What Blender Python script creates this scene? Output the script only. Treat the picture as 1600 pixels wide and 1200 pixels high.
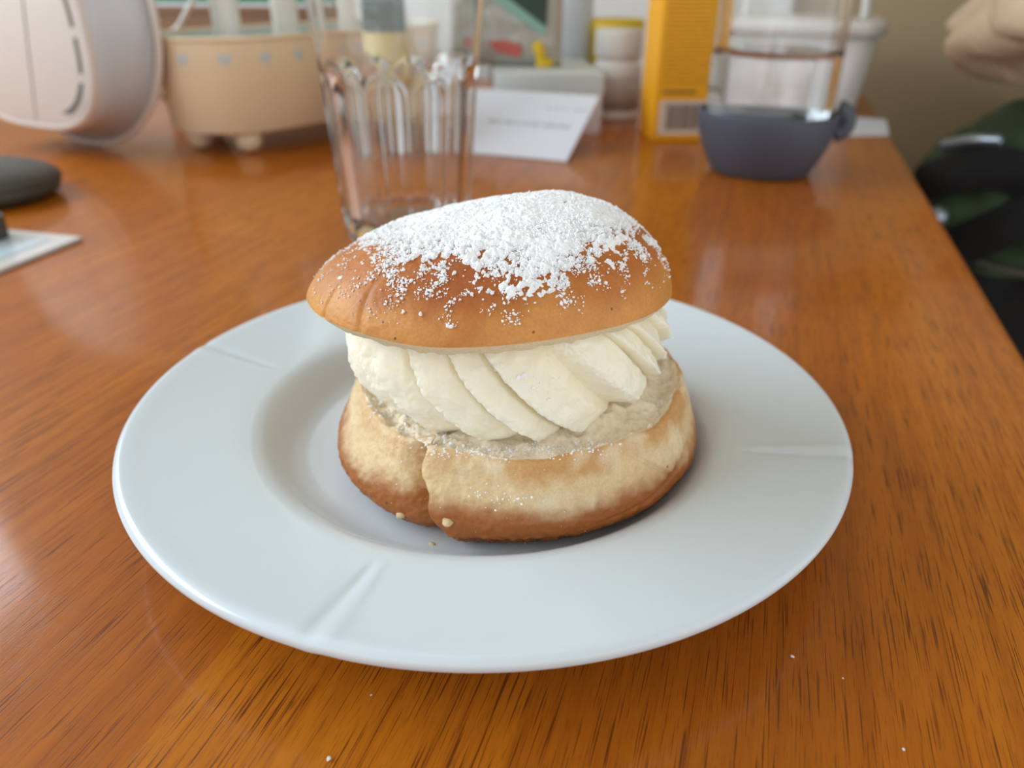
import bpy, bmesh, math, random
import numpy as np
from mathutils import Matrix, Vector

random.seed(7)
for o in list(bpy.data.objects):
    bpy.data.objects.remove(o)
scene = bpy.context.scene
COL = scene.collection
PI = math.pi

# ------------------------------------------------------------------ camera
FPX = 1200.0
PITCH, ROLL = math.radians(28.25), math.radians(.333)
CAM = np.array([.0075, -.207, .1347])
FW = np.array([0, math.cos(PITCH), -math.sin(PITCH)])
UP0 = np.array([0, math.sin(PITCH), math.cos(PITCH)])
RT0 = np.array([1., 0, 0])
RT = math.cos(ROLL) * RT0 + math.sin(ROLL) * UP0
UP = -math.sin(ROLL) * RT0 + math.cos(ROLL) * UP0
cd = bpy.data.cameras.new('camera')
cam = bpy.data.objects.new('camera', cd)
COL.objects.link(cam)
cd.sensor_width = 36
cd.lens = 36 * FPX / 1600
cd.clip_start = .005
cd.clip_end = 50
cd.dof.use_dof = True
cd.dof.focus_distance = .172
cd.dof.aperture_fstop = 11
m4 = Matrix.Identity(4)
for i in range(3):
    m4[i][0] = RT[i]; m4[i][1] = UP[i]; m4[i][2] = -FW[i]; m4[i][3] = CAM[i]
cam.matrix_world = m4
scene.camera = cam

# ------------------------------------------------------------------ light
vs = scene.view_settings
vs.view_transform = 'Standard'
vs.look = 'None'
vs.gamma = 1
vs.use_curve_mapping = False
vs.exposure = 0.22
world = bpy.data.worlds.new('room_light')
scene.world = world
world.use_nodes = True
bg = world.node_tree.nodes['Background']
bg.inputs[0].default_value = (.93, .97, 1.0, 1)
bg.inputs[1].default_value = 1.22

def area(name, loc, target, sx, sy, watts, col):
    l = bpy.data.lights.new(name, 'AREA')
    l.shape = 'RECTANGLE'
    l.size, l.size_y = sx, sy
    l.energy = watts
    l.color = col
    o = bpy.data.objects.new(name, l)
    COL.objects.link(o)
    o.location = loc
    o.rotation_euler = (Vector(target) - Vector(loc)).to_track_quat('-Z', 'Y').to_euler()
    return o

# table frame: AX runs along the table (and its grain), BX across it to the right-hand edge
AX = np.array([.302, .953, 0]); AX /= np.linalg.norm(AX)
BX = np.array([AX[1], -AX[0], 0])
EDGE_B, TAB_A0, TAB_A1, TAB_B0 = .1835, -.62, .90, -.74
FLOOR_Z = -.74
WALL_A = .96      # back wall, along AX
WALL_L = -1.2    # left wall, along BX

def tp(a, b, z=0.):
    return AX * a + BX * b + np.array([0, 0, z])

# daylight entering by the tall window in the left wall
area('daylight_left_window', tp(-.20, WALL_L + .02, .67), tp(-.20, 0, .42), 1.56, .48, 18, (.78, .90, 1.0))

# ------------------------------------------------------------------ pixel helpers (photo frame 1600 x 1200)
def pray(x, y):
    return FW + (x - 800) / FPX * RT - (y - 600) / FPX * UP
def un(x, y, z=0.):
    D = pray(x, y); return CAM + D * ((z - CAM[2]) / D[2])
def unY(x, y, Y):
    D = pray(x, y); return CAM + D * ((Y - CAM[1]) / D[1])
def project(X):
    X = np.asarray(X) - CAM
    d = X @ FW
    return 800 + FPX * (X @ RT) / d, 600 - FPX * (X @ UP) / d

# ------------------------------------------------------------------ noise
_rng = np.random.RandomState(3)
_perm = np.concatenate([_rng.permutation(256)] * 3)
_grad = _rng.normal(size=(256, 3)); _grad /= np.linalg.norm(_grad, axis=1)[:, None]
def perlin(P):
    P = np.asarray(P, float)
    i = np.floor(P).astype(int); fr = P - i; i &= 255
    w = fr * fr * fr * (fr * (fr * 6 - 15) + 10)
    def g(dx, dy, dz):
        h = _perm[_perm[_perm[i[..., 0] + dx] + i[..., 1] + dy] + i[..., 2] + dz]
        return (_grad[h] * (fr - np.array([dx, dy, dz]))).sum(-1)
    def lp(a, b, t): return a + (b - a) * t
    x0 = lp(g(0, 0, 0), g(1, 0, 0), w[..., 0]); x1 = lp(g(0, 1, 0), g(1, 1, 0), w[..., 0])
    x2 = lp(g(0, 0, 1), g(1, 0, 1), w[..., 0]); x3 = lp(g(0, 1, 1), g(1, 1, 1), w[..., 0])
    return lp(lp(x0, x1, w[..., 1]), lp(x2, x3, w[..., 1]), w[..., 2]) * 1.6
def fbm(P, scale, octaves=4, seed=0.):
    P = np.asarray(P) * scale + seed * 17.31 + 40
    s = 0; a = 1.
    for k in range(octaves):
        s = s + a * perlin(P); P = P * 2.03 + 9.1; a *= .5
    return s
def sstep(a, b, x):
    t = np.clip((x - a) / (b - a), 0, 1); return t * t * (3 - 2 * t)

# ------------------------------------------------------------------ materials
def lin(h):
    h = h.lstrip('#'); o = []
    for k in (0, 2, 4):
        c = int(h[k:k + 2], 16) / 255
        o.append(c / 12.92 if c <= .04045 else ((c + .055) / 1.055) ** 2.4)
    return tuple(o) + (1,)
class N:
    """tiny node-tree helper"""
    def __init__(s, name):
        s.m = bpy.data.materials.new(name); s.m.use_nodes = True
        s.t = s.m.node_tree; s.b = s.t.nodes['Principled BSDF']
    def n(s, typ, **kw):
        nd = s.t.nodes.new(typ)
        for k, v in kw.items():
            if k.startswith('_'): setattr(nd, k[1:], v)
            else:
                key = int(k[1:]) if (k[0] == 'i' and k[1:].isdigit()) else k.replace('_', ' ')
                nd.inputs[key].default_value = v
        return nd
    def l(s, a, b): s.t.links.new(a, b)
    def set(s, **kw):
        for k, v in kw.items(): s.b.inputs[k.replace('_', ' ')].default_value = v
        return s
    def math(s, op, a, b=None, clamp=False):
        nd = s.t.nodes.new('ShaderNodeMath'); nd.operation = op; nd.use_clamp = clamp
        for k, v in ((0, a), (1, b)):
            if v is None: continue
            if isinstance(v, (int, float)): nd.inputs[k].default_value = v
            else: s.l(v, nd.inputs[k])
        return nd.outputs[0]
    def mix(s, fac, a, b, mode='MIX'):
        nd = s.t.nodes.new('ShaderNodeMix'); nd.data_type = 'RGBA'; nd.blend_type = mode
        for k, v in ((0, fac), (6, a), (7, b)):
            if isinstance(v, (int, float, tuple)): nd.inputs[k].default_value = v
            else: s.l(v, nd.inputs[k])
        return nd.outputs[2]
    def ramp(s, fac, stops):
        nd = s.t.nodes.new('ShaderNodeValToRGB'); e = nd.color_ramp.elements
        while len(e) < len(stops): e.new(.5)
        for q, (p, c) in zip(e, stops): q.position = p; q.color = c
        s.l(fac, nd.inputs[0]); return nd.outputs[0]
    def coords(s, which='Object', scale=(1, 1, 1)):
        tc = s.t.nodes.new('ShaderNodeTexCoord'); mp = s.t.nodes.new('ShaderNodeMapping')
        mp.inputs['Scale'].default_value = scale
        s.l(tc.outputs[which], mp.inputs[0]); return mp.outputs[0]
    def noise(s, vec, scale, detail=3, rough=.5):
        nd = s.n('ShaderNodeTexNoise', Scale=scale, Detail=detail, Roughness=rough)
        s.l(vec, nd.inputs['Vector']); return nd.outputs[0]
    def bump(s, height, strength, dist):
        nd = s.n('ShaderNodeBump', Strength=strength, Distance=dist)
        s.l(height, nd.inputs['Height']); s.l(nd.outputs[0], s.b.inputs['Normal'])
BLACK, WHITE = (0, 0, 0, 1), (1, 1, 1, 1)

def plain(name, col, rough=.5, var=.08, scale=60, bump=0., coat=0., metal=0., bdist=.0005):
    s = N(name); c = lin(col) if isinstance(col, str) else col
    v = s.noise(s.coords(), scale, 3)
    d = tuple(x * (1 - var) for x in c[:3]) + (1,)
    e = tuple(min(1, x * (1 + var)) for x in c[:3]) + (1,)
    s.l(s.mix(v, d, e), s.b.inputs['Base Color'])
    s.set(Roughness=rough, Metallic=metal, Coat_Weight=coat, Coat_Roughness=.1)
    if bump: s.bump(s.noise(s.coords(), scale * 6, 3), bump, bdist)
    return s.m

def wood_mat():
    s = N('lacquered_wood')
    tc = s.t.nodes.new('ShaderNodeTexCoord'); oi = s.t.nodes.new('ShaderNodeObjectInfo')
    off = s.n('ShaderNodeVectorMath', _operation='SCALE'); off.inputs[0].default_value = (3.1, 7.7, 1.3)
    s.l(oi.outputs['Random'], off.inputs['Scale'])
    add = s.n('ShaderNodeVectorMath', _operation='ADD')
    s.l(tc.outputs['Object'], add.inputs[0]); s.l(off.outputs[0], add.inputs[1])
    def mp(sc):
        q = s.t.nodes.new('ShaderNodeMapping'); q.inputs['Scale'].default_value = sc
        s.l(add.outputs[0], q.inputs[0]); return q.outputs[0]
    broad = s.noise(mp((16, 2.2, 1)), 1, 3, .55)
    wavy = s.noise(mp((9, 5, 1)), 1, 2, .5)
    streak = s.noise(mp((240, 5.5, 1)), 1, 4, .6)
    p1 = s.noise(mp((2300, 46, 1)), 1, 2, .5)
    p2 = s.noise(mp((4200, 150, 1)), 1, 1, .5)
    tone = s.ramp(s.math('ADD', s.math('MULTIPLY', broad, .42), s.math('MULTIPLY', oi.outputs['Random'], .06)),
                  [(.13, lin('#a85a10')), (.25, lin('#bb6a12')), (.40, lin('#cb7e1c'))])
    red = s.mix(s.math('MULTIPLY', wavy, .22), tone, lin('#a04a08'))
    st = s.mix(s.ramp(streak, [(.36, (.62, .55, .5, 1)), (.56, WHITE)]), lin('#8c4508'), red)
    pf = s.ramp(p1, [(.57, BLACK), (.645, WHITE)])
    pf2 = s.ramp(p2, [(.60, BLACK), (.70, WHITE)])
    gate = s.ramp(broad, [(.35, (.75, .75, .75, 1)), (.62, WHITE)])
    pores = s.math('MULTIPLY', s.math('MAXIMUM', pf, s.math('MULTIPLY', pf2, .55)), gate)
    s.l(s.mix(s.math('MULTIPLY', pores, .85), st, lin('#572407')), s.b.inputs['Base Color'])
    s.set(Roughness=.42, Coat_Weight=.52, Coat_Roughness=.10, Coat_IOR=1.5)
    s.b.inputs['Specular IOR Level'].default_value = .12
    s.bump(s.math('SUBTRACT', s.math('MULTIPLY', streak, .35), pores), .28, .0002)
    nd = s.n('ShaderNodeBump', Strength=.06, Distance=.0002)
    s.l(s.math('SUBTRACT', s.noise(mp((60, 40, 1)), 1, 2), s.math('MULTIPLY', pores, .6)), nd.inputs['Height'])
    s.l(nd.outputs[0], s.b.inputs['Coat Normal'])
    return s.m

def attr_mat(name, rough, sss=0., radius=(.004, .002, .001), bump=0., bscale=900, bdist=.0003, speck=0., grain=.1, coat=0.):
    s = N(name)
    at = s.n('ShaderNodeAttribute', _attribute_name='Col')
    co = s.coords()
    v = s.noise(co, bscale, 4, .6)
    c = s.mix(1.0, at.outputs['Color'], s.ramp(v, [(.3, (1 - grain,) * 3 + (1,)), (.7, WHITE)]), 'MULTIPLY')
    if speck:
        vo = s.n('ShaderNodeTexVoronoi', Scale=330., Randomness=1.); s.l(co, vo.inputs['Vector'])
        vo2 = s.t.nodes.new('ShaderNodeSeparateColor'); s.l(vo.outputs['Color'], vo2.inputs[0])
        dot = s.math('LESS_THAN', vo.outputs['Distance'], .11)
        pick = s.math('GREATER_THAN', vo2.outputs[0], 1 - speck)
        c = s.mix(s.math('MULTIPLY', s.math('MULTIPLY', dot, pick), .75), c, (.05, .03, .015, 1))
    s.l(c, s.b.inputs['Base Color'])
    s.set(Roughness=rough, Coat_Weight=coat)
    if sss:
        s.set(Subsurface_Weight=sss, Subsurface_Scale=1.0); s.b.inputs['Subsurface Radius'].default_value = radius
    if bump: s.bump(v, bump, bdist)
    return s.m

def glass_mat(name, col=(1, 1, 1, 1), ior=1.5, rough=0.):
    s = N(name); s.set(Base_Color=col, Roughness=rough, IOR=ior, Transmission_Weight=1.0); return s.m

M = {}
M['wood'] = wood_mat()
s = N('white_porcelain'); s.set(Base_Color=(.675, .745, .79, 1), Roughness=.18, IOR=1.5)
s.bump(s.noise(s.coords(), 45, 2), .04, .0006); M['porcelain'] = s.m
M['bun'] = attr_mat('baked_crust', .55, .12, (.003, .0015, .0006), .35, 1500, .0002, .10, .18)
M['crumb'] = attr_mat('bread_crumb', .9, .15, (.003, .002, .001), .3, 1500, .0002, .02, .14)
M['cream'] = attr_mat('whipped_cream', .5, .55, (.004, .003, .002), .22, 1300, .00025, 0, .03)
M['sugar'] = plain('powdered_sugar', (.94, .945, .95, 1), .95, .03, 900, .5, bdist=.0002)
M['glass'] = glass_mat('clear_glass', (.985, .995, .99, 1))
M['thin_glass'] = glass_mat('thin_clear_glass', (.99, .995, 1, 1))
M['water'] = glass_mat('water', (.99, .995, 1, 1), 1.333)
M['slate'] = plain('slate_silicone', '#4a4f5a', .55, .06, 40)
M['cream_metal'] = plain('cream_enamel', '#e8d2b0', .38, .03, 20, coat=.25)
M['cream_inner'] = plain('pale_enamel_inside', '#c3cdca', .4, .03, 20)
M['wax'] = plain('white_wax', '#e6e2d8', .5, .03, 30)
M['wick'] = plain('wick', '#3a3530', .9)
M['ivory_plastic'] = plain('ivory_plastic', '#d8cdc4', .45, .03, 25)
M['grey_plastic'] = plain('pale_grey_plastic', '#c5c8ca', .25, .03, 25, coat=.3)
M['slot'] = plain('dark_vent', '#5f5a56', .8)
M['white_plastic'] = plain('white_plastic', '#e4e2de', .4, .03, 25)
M['bottle_white'] = plain('bluish_white_plastic', '#c9d0d6', .35, .03, 25)
M['yellow_plastic'] = plain('yellow_plastic', '#d9b616', .45, .04, 30)
M['label_grey'] = plain('printed_label', '#b8aaa0', .6, .25, 140)
M['paper'] = plain('white_paper', '#e0e2ea', .7, .02, 30)
M['pinkish'] = plain('pale_pink_card', '#d9cdca', .7, .05, 30)
M['pale_card'] = plain('pale_grey_card', '#cdd2d0', .6, .05, 30)
M['ink'] = plain('grey_print', '#a9abb2', .8)
M['bar_ink'] = plain('barcode_ink', '#4a3a34', .8)
M['barcode_white'] = plain('barcode_patch', '#ddc9b8', .7)
M['black_fabric'] = plain('black_fabric', '#0c0b0b', .9, .2, 80, .4)
M['green_fabric'] = plain('green_canvas', '#33452c', .9, .3, 35, .5)
M['piping'] = plain('grey_piping', '#4c453d', .7)
M['steel'] = plain('brushed_steel', '#9aa5ae', .35, .05, 60, metal=.8)
M['knit'] = plain('beige_knit', '#cbb193', .95, .16, 55, .8, bdist=.002)
M['knit_dark'] = plain('taupe_knit', '#8f7c69', .95, .16, 55, .8, bdist=.002)
M['wall'] = plain('beige_wall_paint', '#b39d7a', .85, .04, 6)
M['white_paint'] = plain('white_paint', '#d9d9d4', .5, .03, 10)
M['floor'] = plain('floor_boards', '#8a6a48', .5, .15, 9)
M['dark_wood'] = plain('brown_wood', '#8a6a50', .55, .12, 30)
M['book_green'] = plain('green_cover', '#1f8a5c', .5, .05, 30)
M['bottle_green'] = N('dark_green_glass').set(Base_Color=(.015, .05, .035, 1), Roughness=.3).m
M['gold_label'] = plain('gold_label', '#c0a765', .5, .12, 60)
M['packet'] = plain('greyish_film', '#a9a59b', .3, .12, 40, coat=.4)
M['mint'] = plain('mint_print', '#7fa598', .5)
M['red_print'] = plain('red_print', '#b5554c', .5, .2, 90)
M['leaf'] = plain('dark_leaf', '#24382a', .5, .2, 50)
M['charcoal'] = plain('charcoal_plastic', '#45423c', .5, .08, 40)
M['blue_print'] = plain('pale_blue_print', '#c3d4dd', .3, .05, 30, coat=.5)
M['leaflet'] = plain('leaflet_border', '#d3d0cc', .3, .03, 30, coat=.5)
M['print_dark'] = plain('grey_green_print', '#6f7a74', .5)
M['crumb_brown'] = plain('brown_crumb', '#8a5226', .9)
M['crumb_pale'] = plain('pale_crumb', '#d9bf94', .9)
M['crumb_white'] = plain('white_crumb', '#e8e4de', .9)

def carton_mat():
    s = N('yellow_carton'); tc = s.t.nodes.new('ShaderNodeTexCoord'); sp = s.t.nodes.new('ShaderNodeSeparateXYZ')
    s.l(tc.outputs['Object'], sp.inputs[0])
    z = sp.outputs[2]; x = sp.outputs[0]; y = sp.outputs[1]
    fr = s.math('FRACT', s.math('MULTIPLY', z, 1 / .0034))
    row = s.math('LESS_THAN', fr, .5)
    word = s.math('GREATER_THAN', s.noise(s.coords('Object', (520, 1, 300)), 1, 1), .42)
    front = s.math('LESS_THAN', y, .0006)
    inx = s.math('MULTIPLY', s.math('GREATER_THAN', x, .004), s.math('LESS_THAN', x, .050))
    inz = s.math('GREATER_THAN', z, .046)
    mask = s.math('MULTIPLY', s.math('MULTIPLY', row, word), s.math('MULTIPLY', front, s.math('MULTIPLY', inx, inz)))
    s.l(s.mix(s.math('MULTIPLY', mask, .45), lin('#f0a808'), lin('#9a6808')), s.b.inputs['Base Color'])
    s.set(Roughness=.5); return s.m
M['carton'] = carton_mat()

# ------------------------------------------------------------------ mesh helpers
def obj(name, me, mat, parent=None, smooth=True):
    if isinstance(me, bmesh.types.BMesh):
        bm = me; me = bpy.data.meshes.new(name); bm.to_mesh(me); bm.free()
    if smooth is not None:
        me.polygons.foreach_set('use_smooth', [bool(smooth)] * len(me.polygons))
    if mat is not None and not me.materials: me.materials.append(M[mat] if isinstance(mat, str) else mat)
    o = bpy.data.objects.new(name, me); COL.objects.link(o)
    if parent is not None: o.parent = parent
    return o
def thing(name, label, cat, loc=(0, 0, 0), rz=0., group=None):
    o = bpy.data.objects.new(name, None); COL.objects.link(o)
    o.empty_display_size = .02
    o.location = loc; o.rotation_euler = (0, 0, rz)
    return tag(o, label, cat, group)
def tag(o, label, cat, group=None, kind=None):
    o['label'] = label; o['category'] = cat
    if group: o['group'] = group
    if kind: o['kind'] = kind
    return o
def from_np(name, V, Fc, col=None):
    me = bpy.data.meshes.new(name)
    V = np.asarray(V, np.float32).reshape(-1, 3); Fc = np.asarray(Fc, np.int32)
    k = Fc.shape[1]
    me.vertices.add(len(V)); me.vertices.foreach_set('co', V.ravel())
    me.loops.add(Fc.size); me.loops.foreach_set('vertex_index', Fc.ravel())
    me.polygons.add(len(Fc)); me.polygons.foreach_set('loop_start', np.arange(0, Fc.size, k, dtype=np.int32))
    me.update(calc_edges=True); me.validate()
    if col is not None:
        a = me.color_attributes.new('Col', 'FLOAT_COLOR', 'POINT')
        c = np.ones((len(V), 4), np.float32); c[:, :3] = np.asarray(col).reshape(-1, 3)
        a.data.foreach_set('color', c.ravel())
    return me
def grid_faces(nu, nv, wrap_u=True, wrap_v=False):
    iu = np.arange(nu if wrap_u else nu - 1); iv = np.arange(nv if wrap_v else nv - 1)
    U, V = np.meshgrid(iu, iv, indexing='ij')
    a = U * nv + V; b = ((U + 1) % nu) * nv + V; c = ((U + 1) % nu) * nv + (V + 1) % nv; d = U * nv + (V + 1) % nv
    return np.stack([a, b, c, d], -1).reshape(-1, 4)
def resample(pts, n):
    """Catmull-Rom through pts, n samples"""
    P = np.array(pts, float); Q = np.vstack([2 * P[0] - P[1], P, 2 * P[-1] - P[-2]])
    t = np.linspace(0, len(P) - 1 - 1e-9, n); i = t.astype(int); f = (t - i)[:, None]
    p0, p1, p2, p3 = Q[i], Q[i + 1], Q[i + 2], Q[i + 3]
    return .5 * ((2 * p1) + (-p0 + p2) * f + (2 * p0 - 5 * p1 + 4 * p2 - p3) * f ** 2 + (-p0 + 3 * p1 - 3 * p2 + p3) * f ** 3)
def lathe(prof, n=64, fn=None, name='lathe', closed=False):
    """prof (r,z) list, from one pole/edge to the other; fn(theta, r, z)->(r,z)"""
    P = np.array(prof, float); th = np.linspace(0, 2 * PI, n, endpoint=False)
    T = np.repeat(th[:, None], len(P), 1); Rr = np.repeat(P[None, :, 0], n, 0); Z = np.repeat(P[None, :, 1], n, 0)
    if fn: Rr, Z = fn(T, Rr, Z)
    V = np.stack([Rr * np.cos(T), Rr * np.sin(T), Z], -1)
    me = from_np(name, V, grid_faces(n, len(P), True, closed))
    bm = bmesh.new(); bm.from_mesh(me); bpy.data.meshes.remove(me)
    bmesh.ops.remove_doubles(bm, verts=bm.verts, dist=1e-7)
    bmesh.ops.dissolve_degenerate(bm, edges=bm.edges, dist=1e-8)
    bmesh.ops.recalc_face_normals(bm, faces=bm.faces)
    return bm
def box_bm(x0, x1, y0, y1, z0, z1, bev=0., seg=2):
    bm = bmesh.new()
    bmesh.ops.create_cube(bm, size=1)
    for v in bm.verts:
        v.co = Vector(((x0 + x1) / 2 + v.co.x * (x1 - x0), (y0 + y1) / 2 + v.co.y * (y1 - y0), (z0 + z1) / 2 + v.co.z * (z1 - z0)))
    if bev: bmesh.ops.bevel(bm, geom=list(bm.edges), offset=bev, segments=seg, profile=.5, affect='EDGES')
    return bm
def tube(path, r, n=10, closed=False, name='tube'):
    P = np.array(path, float); k = len(P)
    if closed: T = np.roll(P, -1, 0) - np.roll(P, 1, 0)
    else: T = np.gradient(P, axis=0)
    T /= np.linalg.norm(T, axis=1)[:, None]
    up = np.array([0, 0, 1.]) if abs(T[0, 2]) < .9 else np.array([1., 0, 0])
    V = np.zeros((k, n, 3)); prev = up
    rr = np.broadcast_to(np.asarray(r, float), (k,))
    for i in range(k):
        s_ = np.cross(T[i], prev); s_ /= np.linalg.norm(s_); u_ = np.cross(s_, T[i]); prev = u_
        a = np.linspace(0, 2 * PI, n, endpoint=False)
        V[i] = P[i] + rr[i] * (np.cos(a)[:, None] * s_ + np.sin(a)[:, None] * u_)
    fc = []
    for i in range(k if closed else k - 1):
        for j in range(n):
            fc.append((i * n + j, i * n + (j + 1) % n, ((i + 1) % k) * n + (j + 1) % n, ((i + 1) % k) * n + j))
    me = from_np(name, V, np.array(fc))
    bm = bmesh.new(); bm.from_mesh(me); bpy.data.meshes.remove(me)
    if not closed: bmesh.ops.holes_fill(bm, edges=[e for e in bm.edges if e.is_boundary])
    bmesh.ops.recalc_face_normals(bm, faces=bm.faces)
    return bm
def prism(outline, axis_vec, name='prism'):
    """extrude a closed 3D outline by axis_vec"""
    bm = bmesh.new(); vs_ = [bm.verts.new(p) for p in outline]; f = bm.faces.new(vs_)
    r = bmesh.ops.extrude_face_region(bm, geom=[f])
    bmesh.ops.translate(bm, verts=[v for v in r['geom'] if isinstance(v, bmesh.types.BMVert)], vec=Vector(axis_vec))
    bmesh.ops.recalc_face_normals(bm, faces=bm.faces)
    return bm
def loft(sections, cap=True, name='loft'):
    S = np.array(sections, float); k, n = S.shape[:2]
    me = from_np(name, S, grid_faces(k, n, False, True))
    bm = bmesh.new(); bm.from_mesh(me); bpy.data.meshes.remove(me)
    if cap:
        bm.verts.ensure_lookup_table()
        bm.faces.new([bm.verts[j] for j in range(n)]); bm.faces.new([bm.verts[(k - 1) * n + j] for j in range(n)])
    bmesh.ops.recalc_face_normals(bm, faces=bm.faces)
    return bm
def sharp(o, ang=35):
    me = o.data
    bm = bmesh.new(); bm.from_mesh(me)
    for e in bm.edges:
        e.smooth = not (len(e.link_faces) == 2 and e.calc_face_angle(0) > math.radians(ang))
    bm.to_mesh(me); bm.free(); return o
def struct(name, bm, mat, parent=None):
    o = obj(name, bm, mat, parent, smooth=False); o['kind'] = 'structure'; return o

# ------------------------------------------------------------------ the room
ROOM_RZ = math.atan2(BX[1], BX[0])     # local x = across (BX), local y = along (AX)
def room_obj(o): o.rotation_euler = (0, 0, ROOM_RZ); return o
room_obj(struct('floor', box_bm(WALL_L, 2.2, -2.6, WALL_A, FLOOR_Z - .05, FLOOR_Z), 'floor'))
def wall_with_hole(u0, u1, z0, z1, hu0, hu1, hz0, hz1, thick, axis, pos):
    bm = bmesh.new()
    us = [u0, hu0, hu1, u1]; zs = [z0, hz0, hz1, z1]
    for i in range(3):
        for j in range(3):
            if i == 1 and j == 1: continue
            a = (us[i], us[i + 1], pos, pos + thick) if axis == 'y' else (pos - thick, pos, us[i], us[i + 1])
            b = box_bm(*a, zs[j], zs[j + 1]); me = bpy.data.meshes.new('t'); b.to_mesh(me); b.free(); bm.from_mesh(me); bpy.data.meshes.remove(me)
    return bm
CEIL = 1.66
room_obj(struct('wall_back', box_bm(WALL_L, 2.2, WALL_A, WALL_A + .14, FLOOR_Z, CEIL), 'wall'))
room_obj(struct('wall_left', wall_with_hole(-2.6, WALL_A, FLOOR_Z, CEIL, -1.0, .60, .42, .92, .14, 'x', WALL_L), 'white_paint'))
room_obj(struct('ceiling', box_bm(WALL_L, 2.2, -2.6, WALL_A, CEIL, CEIL + .05), 'white_paint'))
def window(name, u0, u1, z0, z1, axis, pos):
    e = bpy.data.objects.new(name, None); COL.objects.link(e); e['kind'] = 'structure'; room_obj(e); e.empty_display_size = .05
    def bar(nm, a0, a1, c0, c1, mat='white_paint', d0=.03, d1=.08):
        b = box_bm(a0, a1, pos + d0, pos + d1, c0, c1, .004) if axis == 'y' else box_bm(pos - d1, pos - d0, a0, a1, c0, c1, .004)
        return obj(nm, b, mat, e, smooth=False)
    w = .05
    bar('window_frame', u0, u1, z0, z0 + w); bar('window_frame', u0, u1, z1 - w, z1)
    for k in (u0, (u0 + u1 - w) / 2, u1 - w): bar('window_frame', k, k + w, z0 + w, z1 - w)
    return e
window('window_1', -1.0, .60, .42, .92, 'x', WALL_L)
# white panelling low on the back wall
p = room_obj(struct('trim_1', box_bm(WALL_L + .001, .08, WALL_A - .022, WALL_A - .001, -.12, .135, .004), 'white_paint'))

# ------------------------------------------------------------------ table
table = thing('dining_table', 'glossy orange-brown wooden dining table with long straight grain', 'table', (0, 0, FLOOR_Z), ROOM_RZ)
TH = .028
w = .0716
nb = int(round((EDGE_B - TAB_B0) / w)); w = (EDGE_B - TAB_B0) / nb
rs = random.Random(11)
for i in range(nb):
    b1 = EDGE_B - i * w; b0 = b1 - w
    a = TAB_A0 - rs.uniform(0, .25)
    while a < TAB_A1 - .02:
        L = rs.uniform(.34, .62); a1 = a + L
        if TAB_A1 - a1 < .12: a1 = TAB_A1
        s0 = max(a, TAB_A0)
        if a1 > s0 + .02:
            bm = box_bm(-(b1 - b0) / 2, (b1 - b0) / 2, -(a1 - s0) / 2, (a1 - s0) / 2, -TH, 0)
            if i == 0:
                es = [e for e in bm.edges if all(v.co.x > 0 for v in e.verts) and abs((e.verts[0].co - e.verts[1].co).y) > .01]
                bmesh.ops.bevel(bm, geom=es, offset=.006, segments=4, profile=.5, affect='EDGES')
            o = obj('plank', bm, 'wood', table, smooth=False)
            o.location = ((b0 + b1) / 2, (s0 + a1) / 2, -FLOOR_Z)
        a = a1
def leg_at(b, a):
    o = obj('leg', box_bm(-.03, .03, -.03, .03, 0, -FLOOR_Z - TH, .004), 'wood', table, smooth=False); o.location = (b, a, 0)
for b in (TAB_B0 + .06, EDGE_B - .06):
    for a in (TAB_A0 + .06, TAB_A1 - .06): leg_at(b, a)
obj('apron', box_bm(TAB_B0 + .06, EDGE_B - .06, TAB_A1 - .075, TAB_A1 - .05, -FLOOR_Z - TH - .08, -FLOOR_Z - TH), 'wood', table, smooth=False)
obj('apron', box_bm(EDGE_B - .075, EDGE_B - .05, TAB_A0 + .09, TAB_A1 - .09, -FLOOR_Z - TH - .08, -FLOOR_Z - TH), 'wood', table, smooth=False)

# ------------------------------------------------------------------ plate
prof = resample([(0, .0058), (.03, .0058), (.050, .0059), (.0575, .0068), (.0625, .0095), (.0665, .0132), (.0700, .0151), (.0745, .0161),
                 (.085, .0177), (.096, .0196), (.1010, .0206), (.1035, .0208), (.1049, .0199), (.1052, .0186), (.1045, .0172), (.1025, .0164),
                 (.090, .0132), (.075, .0098), (.066, .0056), (.0615, .0018), (.0600, .0), (.0575, .0), (.0560, .0016), (.03, .0022), (0, .0022)], 150)
MARKS = [math.radians(a) for a in (-19.5, 70.5, 161.5, -108.0)]
def plate_fn(T, Rr, Z):
    dz = np.zeros_like(Z)
    top = (np.arange(Z.shape[1]) < 92)[None, :] & (Rr > .06)
    for mk in MARKS:
        d = (np.mod(T - mk + PI, 2 * PI) - PI) * Rr
        win = sstep(.074, .082, Rr) * (1 - sstep(.1025, .1052, Rr) * .55)
        wd = .0011 + .0009 * sstep(.076, .103, Rr)
        dz += win * (-.00042 * np.exp(-(d / wd) ** 2) + .00022 * np.exp(-((d - 2.2 * wd) / wd) ** 2))
    return Rr, Z + np.where(top, dz, 0)
bm = lathe(prof, 1300, plate_fn)
plate = obj('plate', bm, 'porcelain')
tag(plate, 'white porcelain plate with wide rim and faint radial grooves under the cream bun', 'plate')

# ------------------------------------------------------------------ cream bun
bun = thing('cream_bun', 'round cream-filled bun with sugar-dusted lid on the white plate', 'pastry', (0, 0, .0058))
BZ = .0058
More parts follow.
